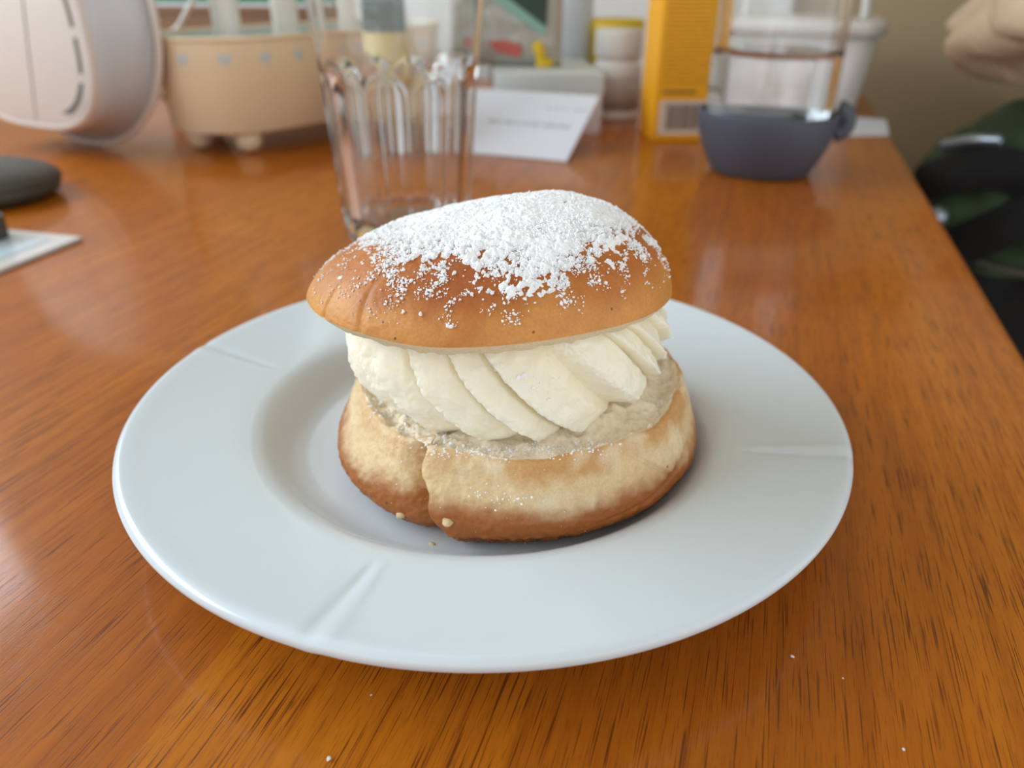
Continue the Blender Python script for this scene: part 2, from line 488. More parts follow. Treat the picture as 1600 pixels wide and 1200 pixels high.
# --- bottom half
BC = np.array([.0088, -.0065])
NT, NS = 900, 250
bp = resample([(0, .0060), (.025, .0060), (.041, .0061), (.0475, .0072), (.0515, .0100), (.0534, .0140), (.0532, .0180), (.0518, .0215),
               (.0505, .0250), (.0493, .0280), (.0478, .0312), (.0462, .0317), (.0447, .0304), (.0425, .0298), (.0385, .0306), (.030, .0322), (.015, .033), (0, .033)], NS)
th = np.linspace(-PI, PI, NT, endpoint=False)
T = np.repeat(th[:, None], NS, 1); R_ = np.repeat(bp[None, :, 0], NT, 0); Z_ = np.repeat(bp[None, :, 1], NT, 0)
sidx = np.repeat(np.arange(NS)[None, :], NT, 0) / (NS - 1.)
ir = int(np.argmax(np.where(bp[:, 0] > .0435, bp[:, 1], 0))); srim = ir / (NS - 1.)
inside = sstep(srim - .01, srim + .025, sidx)
P3 = np.stack([R_ * np.cos(T), R_ * np.sin(T), Z_], -1)
low = fbm(P3, 28, 3, 1)
R_ = R_ * (1 + .018 * low * sstep(.02, .045, R_))
up = sstep(.010, .030, Z_)
ang = lambda deg: np.mod(T - math.radians(deg) + PI, 2 * PI) - PI
# rim height: a touch lower on the left, higher at the right and behind
Z_ = Z_ + up * (-.0022 * np.exp(-(ang(-165) / .6) ** 2) + .0012 * np.exp(-(ang(-20) / .7) ** 2) + .0012 * fbm(P3, 60, 2, 2) + .0009 * fbm(P3, 190, 3, 3) * inside.clip(.25, 1))
# left shoulder leans inwards
R_ = R_ - up * .0030 * np.exp(-(ang(-150) / .5) ** 2) * sstep(.02, .045, R_)
# deep tear on the front left, running down to the foot of the crust
side = (1 - inside) * sstep(.03, .046, R_)
tc = np.radians(-119.5) + np.radians(9) * (1 - np.clip((Z_ - .007) / .024, 0, 1)) ** 1.5 + .05 * perlin(np.stack([Z_ * 130, Z_ * 0, Z_ * 0], -1))
dcr = (np.mod(T - tc + PI, 2 * PI) - PI) * .05
crack = np.exp(-(np.where(dcr > 0, dcr / .0011, dcr / .0042)) ** 2)
R_ = R_ - side * .0050 * crack
flap = np.exp(-((dcr - .004) / .004) ** 2)
R_ = R_ + side * .0011 * flap
# ragged seam along the foot of the front, from the tear to the right
seam_z = .0098 + .0012 * perlin(np.stack([T * 9, T * 0, T * 0], -1))
seam_w = np.exp(-((T - math.radians(-88)) / .42) ** 2)
R_ = R_ - side * seam_w * .0024 * np.exp(-((Z_ - seam_z) / .0009) ** 2)
# creases on the right flank
for (deg, z0, slope, amp) in ((-38, .018, .20, .0015), (-28, .0205, .25, .0009), (-47, .0235, -.8, .0008), (-60, .015, .1, .0005), (-22, .015, .6, .0008)):
    d = ang(deg) * .05
    zc = z0 + slope * d
    R_ = R_ - side * amp * np.exp(-((Z_ - zc) / .0007) ** 2) * np.exp(-(d / .008) ** 2)
P3 = np.stack([R_ * np.cos(T), R_ * np.sin(T), Z_], -1)
fine = fbm(P3, 420, 4, 4)
R_ = R_ + side * (  .00034 * fine + .0009 * (crack + seam_w * np.exp(-((Z_ - .009) / .003) ** 2)) * fbm(P3, 700, 3, 5))
por = fbm(P3, 560, 2, 6)
Z_ = Z_ + inside * (.00034 * por + .0005 * fbm(P3, 240, 2, 8))
V = np.stack([BC[0] + R_ * np.cos(T), BC[1] + R_ * np.sin(T), Z_ - BZ], -1)
brown, golden, tan, pale = (np.array(lin(h)[:3]) for h in ('#a75f22', '#c98a40', '#e4c493', '#efdcb6'))
dark = np.array(lin('#84451a')[:3]); crumbc = np.array(lin('#f3e3c9')[:3])
zz = Z_ + .0022 * fbm(P3, 55, 3, 9) + .0012 * fbm(P3, 240, 2, 10)
k1 = sstep(.0165, .0235, zz)[..., None]; k0 = sstep(.0065, .013, zz)[..., None]
c = dark * (1 - k0) + brown * k0
c = c * (1 - k1) + tan * k1
kg = (sstep(.0255, .0295, zz) * (.35 + .65 * sstep(-115, -80, np.degrees(T))))[..., None]
c = c * (1 - .75 * kg) + golden * .75 * kg
kp = (np.clip(fbm(P3, 90, 3, 12), 0, 1) * k1[..., 0])[..., None]
c = c * (1 - kp) + pale * kp
kc = (side * crack)[..., None] * .55
c = c * (1 - kc) + golden * kc
ki = inside[..., None]
c = c * (1 - ki) + crumbc * (1 + .10 * por[..., None]) * ki
me = from_np('bun_base', V, grid_faces(NT, NS), np.clip(c, 0, 1))
bm = bmesh.new(); bm.from_mesh(me); bmesh.ops.recalc_face_normals(bm, faces=bm.faces); bm.to_mesh(me); bm.free()
base = obj('bun_base', me, 'bun', bun)
me.materials.append(M['crumb'])
fi = np.array([min(v % NS for v in p.vertices) for p in me.polygons])
me.polygons.foreach_set('material_index', (fi > ir + 3).astype(np.int32))
base['label'] = 'pale sided bun base with browned foot and torn crumb top'

# --- lid frame
LC = np.array([.0010, -.0085, .0562])
LM = np.array(Matrix.Rotation(math.radians(-3.4), 3, 'Y') @ Matrix.Rotation(math.radians(-8.3), 3, 'X'))
LR, LH = .0489, .0258
APX = np.array([.0125, .002])
def lid_edge(t):
    return LR * (1 + .012 * np.cos(2 * t + .6) + .010 * np.sin(3 * t + 1.0) + .005 * np.sin(7 * t))
def lid_surface(t, q):
    """t edge angle, q 0 at the crown .. 1 at the edge; local lid coordinates"""
    e = lid_edge(t)
    ex, ey = e * np.cos(t), e * np.sin(t)
    x = APX[0] + (ex - APX[0]) * q; y = APX[1] + (ey - APX[1]) * q
    left = .5 - .5 * np.cos(t)
    a = 2.1 - .35 * left
    h = LH * np.power(np.clip(1 - np.power(q, a), 0, 1), .52 + .16 * left ** 2) + .0040 * sstep(-.008, -.048, x)
    return np.stack([x, y, h], -1)
def lid_detail(P, t, q):
    """surface relief along z (lump, dimples, creases)"""
    r = .0011 * fbm(P, 38, 3, 21) * (1 - .5 * q) + .00012 * fbm(P, 500, 3, 22)
    dt = lambda deg: (np.mod(t - math.radians(deg) + PI, 2 * PI) - PI) * .05
    for deg, amp, bend in ((-142, .0008, 1.1), (-125, .0006, 1.9)):
        d = dt(deg) - bend * .010 * (q - 1)
        r = r - amp * np.exp(-(d / .0009) ** 2) * sstep(.80, .98, q) + .25 * amp * np.exp(-((d - .003) / .0022) ** 2) * sstep(.7, .95, q)
    dim = np.exp(-((P[..., 0] + .004) / .010) ** 2 - ((P[..., 1] + .0415) / .006) ** 2)
    return r - .0012 * dim
def lid_point(t, q):
    P = lid_surface(t, q); r = lid_detail(P, t, q)
    P = P.copy()
    kz = sstep(1.0, .9, q)
    P[..., 2] += r * (.35 + .65 * kz); P[..., 0] += r * (1 - kz) * np.cos(t); P[..., 1] += r * (1 - kz) * np.sin(t)
    return P
def to_world(P): return P @ LM.T + LC
NT2, NQ = 720, 230
tt = np.linspace(-PI, PI, NT2, endpoint=False)
qq = 1 - (1 - np.linspace(0, 1, NQ)) ** 1.7
Tq, Qq = np.meshgrid(tt, qq, indexing='ij')
Pt = lid_point(Tq, Qq)
# the underside: a torn flat crumb face
qb = np.array([.995, .985, .965, .93, .86, .75, .6, .4, .2, .0])
Tb, Qb = np.meshgrid(tt, qb, indexing='ij')
e = lid_edge(Tb)
Pb = np.stack([e * np.cos(Tb) * Qb, e * np.sin(Tb) * Qb, -.0022 * sstep(1.0, .94, Qb)], -1)
Pb[..., 2] += .0040 * sstep(-.008, -.048, Pb[..., 0])
Pb[..., 2] += .0006 * fbm(Pb, 260, 3, 30) * sstep(.99, .95, Qb) - .0004
PL = np.concatenate([Pt, Pb], 1)
nvl = PL.shape[1]
W = to_world(PL); W[..., 2] -= BZ
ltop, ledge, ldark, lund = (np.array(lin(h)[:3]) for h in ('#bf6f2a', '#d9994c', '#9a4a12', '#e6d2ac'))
kk = sstep(.88, 1.02, Qq + .06 * fbm(Pt, 60, 3, 31))
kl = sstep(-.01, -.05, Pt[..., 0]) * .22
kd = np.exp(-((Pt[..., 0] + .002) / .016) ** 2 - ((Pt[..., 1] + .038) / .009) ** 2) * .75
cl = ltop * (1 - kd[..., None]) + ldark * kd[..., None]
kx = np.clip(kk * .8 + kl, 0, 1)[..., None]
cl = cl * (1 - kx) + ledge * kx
cl = cl * (1 + .10 * fbm(Pt, 130, 3, 33))[..., None]
cb = np.broadcast_to(lund, Pb.shape).copy()
me = from_np('bun_lid', W, grid_faces(NT2, nvl), np.clip(np.concatenate([cl, cb], 1), 0, 1))
bm = bmesh.new(); bm.from_mesh(me); bmesh.ops.recalc_face_normals(bm, faces=bm.faces); bm.to_mesh(me); bm.free()
lid = obj('bun_lid', me, 'bun', bun)
lid['label'] = 'tilted browned bun lid dusted with powdered sugar'

# --- powdered sugar: sugar depth over the lid, boundary read off the photo
BND = np.array([(470, 395), (540, 402), (590, 420), (650, 442), (720, 447), (770, 462), (830, 482), (880, 472), (905, 440), (950, 412), (1000, 395), (1020, 372), (1060, 330)], float)
def sugar_depth(Pw, Pl):
    x, y = project(Pw)
    d = np.interp(x, BND[:, 0], BND[:, 1]) - y          # px above the boundary
    dens = sstep(-30, 120, d)
    back = sstep(.034, .046, Pl[..., 1]) + sstep(-.030, -.047, Pl[..., 0]) * .9 + sstep(.036, .046, Pl[..., 0]) * .8
    return np.clip(dens - np.clip(back, 0, 1), 0, 1), d
NTs, NQs = 1100, 300
ts = np.linspace(-PI, PI, NTs, endpoint=False); qs = np.linspace(0.004, .93, NQs)
Ts, Qs = np.meshgrid(ts, qs, indexing='ij')
Ps = lid_point(Ts, Qs); Wp = to_world(Ps)
dens, dpx = sugar_depth(Wp, Ps)
n1 = fbm(Ps, 560, 4, 41); n2 = fbm(Ps, 110, 3, 42); n3 = fbm(Ps, 900, 3, 43)
hraw = dens * 1.45 - .66 + .72 * n1 + .30 * n2
hgt = .0006 * np.tanh(hraw * 1.6) + .0007 * np.clip(n2 + .15, 0, 1) * sstep(0, .5, hraw) + .00024 * n3 * (hraw > -.2)
xs, ys = project(Wp)
lump = sum(np.exp(-((xs - a) / b) ** 2 - ((ys - c) / d) ** 2) for a, b, c, d in ((765, 26, 388, 16), (735, 20, 402, 13), (815, 30, 452, 14), (950, 22, 380, 10), (965, 14, 413, 7)))
hgt = hgt + lump * .0013 * np.clip(.55 + n1, 0, 2) * (Ps[..., 1] < .01)
nrm = np.stack([Ps[..., 0] * .35, Ps[..., 1] * .35, np.full_like(Ts, .03)], -1); nrm /= np.linalg.norm(nrm, axis=-1)[..., None]
hc = np.clip(hgt, -.00025, .0028)
Wsg = to_world(Ps + nrm * hc[..., None]); Wsg[..., 2] -= BZ
fa = grid_faces(NTs, NQs); hv = hgt.ravel()
keep = (hv[fa].max(1) > -.0001)
fa = fa[keep]
used, inv = np.unique(fa, return_inverse=True)
me = from_np('powdered_sugar', Wsg.reshape(-1, 3)[used], inv.reshape(-1, 4))
sg = obj('powdered_sugar', me, 'sugar', lid); sg['kind'] = 'stuff'; sg['label'] = 'white powdered sugar clumped over the lid'
# loose grains
bmi = bmesh.new(); bmesh.ops.create_icosphere(bmi, subdivisions=1, radius=1)
IV = np.array([v.co[:] for v in bmi.verts]); IF = np.array([[v.index for v in f.verts] for f in bmi.faces]); bmi.free()
def grains(name, pts, rad, mat, parent, seed=0, squash=1.):
    rg = np.random.RandomState(seed); k = len(pts)
    sc = rg.uniform(.6, 1.3, (k, 1, 3)) * np.asarray(rad).reshape(-1, 1, 1); sc[..., 2] *= squash
    jit = 1 + rg.uniform(-.28, .28, (k, len(IV), 1))
    V = np.asarray(pts)[:, None, :] + IV[None] * jit * sc
    Fc = IF[None] + (np.arange(k) * len(IV))[:, None, None]
    me = from_np(name, V, Fc.reshape(-1, 3)); o = obj(name, me, mat, parent, smooth=False); o['kind'] = 'stuff'; return o
rg = np.random.RandomState(5)
K = 420000
tq = rg.uniform(-PI, PI, K); q_ = np.sqrt(rg.uniform(0, .97, K))
Pg = lid_point(tq, q_); Wg = to_world(Pg)
dg, dpg = sugar_depth(Wg, Pg)
clump = np.clip(fbm(Pg, 150, 3, 51) * 1.3 + .15, 0, 1)
near = np.exp(-(np.clip(-dpg, 0, 400) / 42.) ** 1.0)
xg, yg = project(Wg)
edgefade = 1 - np.clip(sstep(.040, .048, Pg[..., 1]), 0, 1)
hg_ = dg * 1.45 - .66 + .72 * fbm(Pg, 560, 4, 41) + .30 * fbm(Pg, 110, 3, 42)
pr = .26 * sstep(-.15, .2, hg_) * (dg > .05) + .24 * near * clump ** 1.5 * (dpg < 60) * (.35 + .65 * (1 - dg)) + .008 * clump ** 2
pr *= edgefade * np.where(xg < 600, .55, 1)
sel = rg.uniform(0, 1, K) < pr
rad = np.exp(rg.normal(math.log(.00018), .42, K)).clip(.00007, .0006)
Wg2 = to_world(Pg + np.stack([Pg[..., 0], Pg[..., 1], Pg[..., 2] * 0 + .03], -1) * (.004 + .011 * sstep(-.1, .35, hg_) * rg.uniform(.3, 1., K))[..., None]); Wg2[..., 2] -= BZ
g = grains('sugar_grains', Wg2[sel], rad[sel], 'sugar', lid, 1)
print('grains', sel.sum())

# --- whipped cream
CC = np.array([.0062, -.0075])
NTc, NV = 1100, 190
thc = np.linspace(-PI, PI, NTc, endpoint=False); vv = np.linspace(0, 1, NV)
Tc, Vc = np.meshgrid(thc, vv, indexing='ij')
t0 = np.linspace(-2 * PI, 2 * PI, 6000)
kf = lambda t: .82 + .60 * np.cos(t + math.radians(20))
NR = 23
phase = np.zeros_like(Tc)
Vw = np.clip((Vc - .05) / .85, 0, 1) ** 1.15
for j in range(NV):
    phase[:, j] = np.interp(thc, t0 + kf(t0) * Vw[0, j], t0)
wob = .10 * np.sin(3 * phase + 1) + .06 * np.sin(7 * phase)
uph = np.mod((phase + wob) / (2 * PI) * NR, 1.)
idn = np.floor((phase + wob) / (2 * PI) * NR).astype(int) % NR
lobe = sstep(-.02, .17, uph) * (1 - .62 * np.clip((uph - .12) / .88, 0, 1) ** 1.1) * sstep(1.05, .86, uph) * 1.08
amp_i = np.random.RandomState(9).uniform(.8, 1.2, NR); end_i = np.random.RandomState(10).uniform(-.0012, .0018, NR)
cp = resample([(.0400, 1.0), (.0428, .86), (.0442, .66), (.0440, .46), (.0425, .28), (.0400, .13), (.0365, .02), (.030, -.02), (.018, -.03), (.0, -.03)], NV)
Rr = np.repeat(cp[None, :, 0], NTc, 0) * .965; fz = np.repeat(cp[None, :, 1], NTc, 0)
body = sstep(0, .15, Vc) * sstep(1.0, .72, Vc)
Rr = Rr + (lobe - .55) * .0052 * amp_i[idn] * (.35 + .65 * sstep(.0, .35, Vc)) * sstep(1., .70, Vc)
Px, Py = CC[0] + Rr * np.cos(Tc), CC[1] + Rr * np.sin(Tc)
ztop = LC[2] - .0012 + (Px - LC[0]) * .059 + (Py - LC[1]) * (-.146)
zbot = .0322 + .0006 * np.sin(2 * Tc)
zbot = zbot - (lobe * .0030 - .0014) * sstep(.5, .8, Vc) - end_i[idn] * sstep(.5, .8, Vc) * lobe
Zc = zbot + (ztop - zbot) * fz
P3 = np.stack([Px, Py, Zc], -1)
rough = fbm(P3, 160, 3, 61); rag = fbm(P3, 750, 3, 62)
crest = np.exp(-((uph - .15) / .09) ** 2)
dr = .0007 * rough + (.00010 + .00045 * crest) * rag
Px = Px + dr * np.cos(Tc); Py = Py + dr * np.sin(Tc)
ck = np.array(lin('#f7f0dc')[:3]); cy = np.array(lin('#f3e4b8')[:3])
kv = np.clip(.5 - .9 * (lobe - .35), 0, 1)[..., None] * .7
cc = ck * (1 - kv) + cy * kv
me = from_np('whipped_cream', np.stack([Px, Py, Zc - BZ], -1), grid_faces(NTc, NV), np.clip(cc, 0, 1))
bm = bmesh.new(); bm.from_mesh(me); bmesh.ops.recalc_face_normals(bm, faces=bm.faces); bm.to_mesh(me); bm.free()
cr = obj('whipped_cream', me, 'cream', bun); cr['label'] = 'swirled off-white whipped cream between base and lid'

# sugar and crumbs that fell on the cream, the crumb face and the side of the base (cast from the camera's pixels to the surface)
bpy.context.view_layer.update()
from mathutils.bvhtree import BVHTree
def bvh(o):
    me = o.data; v = np.zeros(len(me.vertices) * 3, np.float32); me.vertices.foreach_get('co', v)
    v = v.reshape(-1, 3) + np.array([0, 0, BZ])
    return BVHTree.FromPolygons([tuple(p) for p in v.tolist()], [tuple(p.vertices) for p in me.polygons])
trees = {k: bvh(o) for k, o in (('cream', cr), ('base', base))}
def hit(x, y, which):
    D = Vector(pray(x, y)).normalized()
    r = trees[which].ray_cast(Vector(CAM), D)
    return None if r[0] is None else (np.array(r[0]), np.array(r[1]))
def sprinkle(name, spots, which, seed, parent):
    rg = np.random.RandomState(seed); P = []; R0 = []
    for (x, y, sx, sy, n, r) in spots:
        for k in range(n):
            h = hit(x + rg.normal() * sx, y + rg.normal() * sy, which)
            if h is None: continue
            nn = h[1] if h[1] @ (CAM - h[0]) > 0 else -h[1]
            P.append(h[0] + nn * r * .3 - np.array([0, 0, BZ])); R0.append(r * math.exp(rg.normal() * .35))
    o = grains(name, np.array(P), np.array(R0), 'sugar', parent, seed); return o
sprinkle('sugar_grains', [(822, 595, 12, 6, 16, .00038), (835, 600, 20, 9, 14, .00018), (775, 574, 16, 8, 12, .00018), (860, 640, 18, 12, 20, .00016), (700, 600, 60, 30, 40, .00012)], 'cream', 3, cr)
sprinkle('sugar_grains', [(760, 705, 60, 6, 200, .0002), (860, 702, 50, 5, 120, .0002), (930, 693, 14, 4, 25, .00025), (788, 784, 9, 8, 14, .00022), (757, 772, 14, 10, 16, .00018), (812, 778, 6, 5, 8, .0002),
                           (690, 690, 12, 9, 40, .00025), (640, 660, 16, 15, 40, .00025), (590, 640, 14, 9, 30, .0003), (1030, 630, 6, 3, 8, .00025), (820, 760, 130, 45, 60, .00011)], 'base', 4, base)

# ------------------------------------------------------------------ crumbs
def crumb(px, py, z, r, mat, label, group, which=None, seed=0):
    rg = np.random.RandomState(int(px) + seed)
    if which:
        h = hit(px, py, which); p = h[0]
    else: p = un(px, py, z + r * .5)
    bm = bmesh.new(); bmesh.ops.create_icosphere(bm, subdivisions=2, radius=1)
    for v in bm.verts: v.co = Vector(np.array(v.co) * (1 + rg.uniform(-.22, .22)) * np.array([1.25, .9, .65]) * r)
    o = obj('crumb', bm, mat); o.location = p + (np.array([0, 0, r * .2]) if which is None else 0); o.rotation_euler = (0, 0, rg.uniform(0, 6))
    return tag(o, label, 'crumb', group)
GP = 'crumbs on the plate'
crumb(675, 851, .0059, .0007, 'crumb_pale', 'pale tan crumb in the plate well at the front of the bun', GP)
crumb(1098, 760, .0105, .0006, 'crumb_brown', 'larger of two brown crumbs in the plate well beside the bun', GP)
crumb(1107, 765, .0108, .0004, 'crumb_brown', 'smaller of two brown crumbs in the plate well beside the bun', GP)
crumb(1166, 748, .0163, .0004, 'crumb_brown', 'tiny brown crumb on the plate rim near a radial groove', GP)
crumb(627, 804, 0, .0011, 'crumb_pale', 'pale crumb stuck to the browned foot of the bun, left of the tear', 'crumbs on the bun', 'base')
crumb(699, 815, 0, .0014, 'crumb_pale', 'larger pale crumb stuck at the lower end of the tear', 'crumbs on the bun', 'base')
GT = 'white specks on the table'
for x, y, r, lb in ((514, 1186, .00045, 'largest white speck on the bare table, out from the plate groove'), (1238, 1026, .0004, 'white speck on the table just clear of the plate edge'),
                    (1412, 1171, .0003, 'small white speck on the open grain toward the table edge'), (1317, 1060, .0002, 'faint white dot between two larger specks on the table'),
                    (580, 1086, .0002, 'faint white dot on the table under the plate front')):
    crumb(x, y, 0, r, 'crumb_white', lb, GT)

# ------------------------------------------------------------------ fluted drinking glass
GX, GY = -.0525, .226
def gr(z): return np.interp(z, [0, .004, .012, .09, .12, .15], [.0335, .0355, .0362, .0415, .0445, .0462])
outer = [(0, 0.), (.030, .0)] + [(gr(z), z) for z in np.concatenate([[.0012, .003, .006], np.linspace(.009, .147, 60)])]
rimp = [(gr(.148) - .0002, .1487), (gr(.148) - .0010, .1495), (gr(.148) - .0018, .1487)]
inner = [(gr(z) - .0018 - .0022 * float(1 - sstep(.080, .095, z)), z) for z in np.linspace(.147, .014, 50)] + [(.028, .0110), (.018, .0095), (0, .0088)]
nout = len(outer)
NF = 12
def flute(T, Rr, Z):
    out = (np.arange(Z.shape[1]) < nout)[None, :]
    u = np.mod(T / (2 * PI) * NF, 1.) - .5
    arch = .093 - .010 * (2 * u) ** 2
    win = sstep(.007, .013, Z) * (1 - sstep(arch - .007, arch, Z))
    d = .0030 * np.clip(1 - (2 * u) ** 2 * 1.12, 0, 1) * win
    return np.where(out, Rr - d, Rr), Z
tumbler = obj('drinking_glass', lathe(outer + rimp + inner, 240, flute), 'glass')
tumbler.location = (GX, GY, 0.0002); tumbler.rotation_euler = (0, 0, .22)
tag(tumbler, 'tall clear fluted drinking glass standing behind the cream bun', 'glass')

# ------------------------------------------------------------------ slate cup with clear cylinder of water
CX, CY = .197, .394
sc = thing('silicone_cup', 'dark slate-grey cup with a side tab holding a clear beaker of water', 'cup', (CX, CY, 0))
co = resample([(0, .0), (.030, .0), (.0355, .0012), (.0385, .005), (.0430, .014), (.0475, .026), (.0503, .038), (.0512, .046), (.0508, .0478), (.0494, .0485), (.0480, .0478), (.0474, .045), (.0455, .030), (.0425, .018), (.036, .0065), (.030, .0050), (0, .0050)], 90)
co[:, 1] *= .93
obj('cup_body', lathe(co, 96), 'slate', sc)
a0 = math.radians(-12)
tabp = [(math.cos(a0) * (.0490 + .0080 * math.sin(t)), math.sin(a0) * (.0490 + .0080 * math.sin(t)), .0385 + .0085 * math.cos(t)) for t in np.linspace(.1, PI - .1, 18)]
obj('side_tab', tube(tabp, .0064, 14), 'slate', sc)
gb = thing('beaker', 'clear cylindrical glass beaker half full of water standing in the slate cup', 'beaker', (CX, CY, .0052))
go = resample([(0, .0), (.025, .0), (.0305, .0012), (.0345, .0060), (.0380, .016), (.0425, .030), (.0448, .042), (.0455, .055), (.0455, .09), (.0456, .12), (.0458, .150)], 60).tolist()
gi = [(r - .0016, z) for r, z in go[::-1] if z > .010] + [(.028, .0048), (.020, .0040), (0, .0040)]
obj('beaker_wall', lathe(go + [(.0455, .1512), (.0446, .1512)] + gi, 120), 'thin_glass', gb)
WL = .0815
wp = [(0, .0042), (.020, .0042), (.0278, .0050)] + [(r + .00005, z) for r, z in gi[::-1] if z > .0102 and z < WL and r > .028] + [(.0440, WL), (.030, WL - .0003), (0, WL - .0003)]
obj('water', lathe(wp, 120), 'water', gb)

# ------------------------------------------------------------------ yellow carton
ct = thing('yellow_carton', 'tall yellow carton with fine print and a barcode behind the slate cup', 'carton', un(1018, 220), math.radians(4.7))
CW, CDp, CH = .055, .052, .165
obj('carton_body', box_bm(0, CW, 0, CDp, 0, CH, .0008), 'carton', ct, smooth=False)
bc = obj('barcode_patch', box_bm(.0045, .0475, -.0002, .0005, .0052, .0345), 'barcode_white', ct, smooth=False)
bm = bmesh.new(); x = .0105; rb = random.Random(4)
while x < .0415:
    wv = rb.choice((.0004, .0004, .0008, .0012))
    b = box_bm(x, x + wv, -.0003, .0, .0095, .0315); me = bpy.data.meshes.new('t'); b.to_mesh(me); b.free(); bm.from_mesh(me); bpy.data.meshes.remove(me)
    x += wv + rb.choice((.0004, .0005, .0009))
o = obj('barcode_bars', bm, 'bar_ink', bc, smooth=False); o['kind'] = 'stuff'
b = obj('printed_heading', box_bm(.006, .036, -.0001, .0005, .0405, .0425), 'bar_ink', ct, smooth=False)

# ------------------------------------------------------------------ printed card, leaning on a pale box
B1, B2 = un(885, 253, .0006), un(745, 240, .0006)
du = (B2 - B1); du[2] = 0; du /= np.linalg.norm(du)
T1 = unY(922, 150, .50)
dv = T1 - B1; dv = dv - du * (dv @ du); Lv = np.linalg.norm(dv); dv /= Lv
dn = np.cross(dv, du); dn = dn if dn[2] > 0 else -dn
CWd = .120
card = obj('printed_card', prism([tuple(B1 + du * a + dv * b) for a, b in ((0, 0), (CWd, 0), (CWd, Lv), (0, Lv))], tuple(dn * .0007)), 'paper', smooth=False)
tag(card, 'white printed paper card leaning against the pale flat box behind the drinking glass', 'card')
def dashes(b, a0, a1, h, seed):
    rb = random.Random(seed); bm = bmesh.new(); a = a0
    while a < a1:
        w_ = rb.uniform(.0007, .0016)
        q = [B1 + du * (a + i) + dv * (b + j) + dn * .00072 for i, j in ((0, 0), (w_, 0), (w_, h * rb.uniform(.6, 1)), (0, h * .8))]
        p = prism([tuple(v) for v in q], tuple(dn * .0001)); me = bpy.data.meshes.new('t'); p.to_mesh(me); p.free(); bm.from_mesh(me); bpy.data.meshes.remove(me)
        a += w_ + rb.choice((.0006, .0007, .0022))
    o = obj('printed_line', bm, 'ink', card, smooth=False); o['kind'] = 'stuff'
dashes(Lv * .74, .004, .042, .003, 1); dashes(Lv * .46, .012, .085, .006, 2)
yaw_c = math.atan2(-du[1], -du[0])
bx = thing('flat_box', 'low pale box lying under the plastic packet behind the printed card', 'box', unY(775, 150, .535) * np.array([1, 1, 0]), math.radians(4))
obj('box_base', box_bm(0, .098, 0, .125, 0, .050, .001), 'pinkish', bx, smooth=False)
obj('box_lid', box_bm(-.001, .099, -.001, .126, .0335, .0535, .0015), 'pale_card', bx, smooth=False)

# ------------------------------------------------------------------ packet, bottles, jar on the far part of the table
def pillow(name, wd, ht, th_, mat, parent=None, n=40):
    U, Vv = np.meshgrid(np.linspace(-1, 1, n), np.linspace(-1, 1, n), indexing='ij')
    k = np.clip((1 - np.abs(U) ** 4) * (1 - np.abs(Vv) ** 4), 0, 1) ** .6
    P = np.stack([U * wd / 2, np.zeros_like(U), (Vv + 1) * ht / 2], -1)
    rk = .16 * fbm(P, 70, 3, 5) * k
    A = P.copy(); A[..., 1] -= th_ / 2 * (k + rk); Bk = P.copy(); Bk[..., 1] += th_ / 2 * (k + rk) + 1e-5
    f = grid_faces(n, n, False); V = np.concatenate([A.reshape(-1, 3), Bk.reshape(-1, 3)])
    me = from_np(name, V, np.concatenate([f, f[:, ::-1] + n * n]))
    bm = bmesh.new(); bm.from_mesh(me); bpy.data.meshes.remove(me)
    bmesh.ops.remove_doubles(bm, verts=bm.verts, dist=3e-5); bmesh.ops.recalc_face_normals(bm, faces=bm.faces)
    return bm
pk_loc = unY(800, 105, .60); pk_loc[2] = .0537
pk = thing('plastic_packet', 'crumpled greyish plastic packet with red and mint print standing on the pale box', 'packet', pk_loc, math.radians(-8))
obj('packet_film', pillow('packet', .096, .085, .026, 'packet'), 'packet', pk)
def patch(name, pts, mat, y=-.0135, th_=.0006):
    return obj(name, prism([(a, y, b) for a, b in pts], (0, -th_, 0)), mat, pk, smooth=False)
patch('red_patch', [(-.022, .022), (-.012, .013), (.010, .009), (.012, .019), (-.004, .024)], 'red_print')
patch('mint_stripe', [(-.022, .062), (.030, .028), (.034, .035), (-.012, .066)], 'mint', -.0145)
patch('dark_panel', [(-.012, .066), (.034, .036), (.036, .070), (-.010, .076)], 'leaf', -.0115, .0035)
# yellow clip
cl_ = thing('bag_clip', 'small yellow plastic clip resting on the pale box beside the grey packet', 'clip', unY(851, 90, .585) * np.array([1, 1, 0]) + np.array([0, 0, .0536]), .3)
bm = box_bm(-.008, .008, -.003, .003, 0, .008, .0018)
obj('jaw', bm, 'yellow_plastic', cl_)
o = obj('jaw', box_bm(-.005, .005, -.003, .003, .008, .024, .0022), 'yellow_plastic', cl_); o.rotation_euler = (0, -.35, 0)

def bottle(name, label, cat, loc, prof, mat, n=56):
    o = obj(name, lathe(resample(prof, 60), n), mat); o.location = loc; return tag(o, label, cat)
wb = thing('white_bottle', 'tall bluish-white plastic bottle between the grey packet and the white jar', 'bottle', tuple(unY(890, 80, .70)[:2]) + (0,))
obj('bottle_body', lathe(resample([(0, 0), (.020, 0), (.0235, .002), (.0238, .01), (.0238, .10), (.0236, .125), (.020, .142), (.0115, .152), (.0110, .158), (0, .158)], 60), 56), 'bottle_white', wb)
obj('bottle_cap', lathe([(0, .156), (.0125, .156), (.0128, .158), (.0125, .178), (.0115, .180), (0, .180)], 40), 'white_plastic', wb)

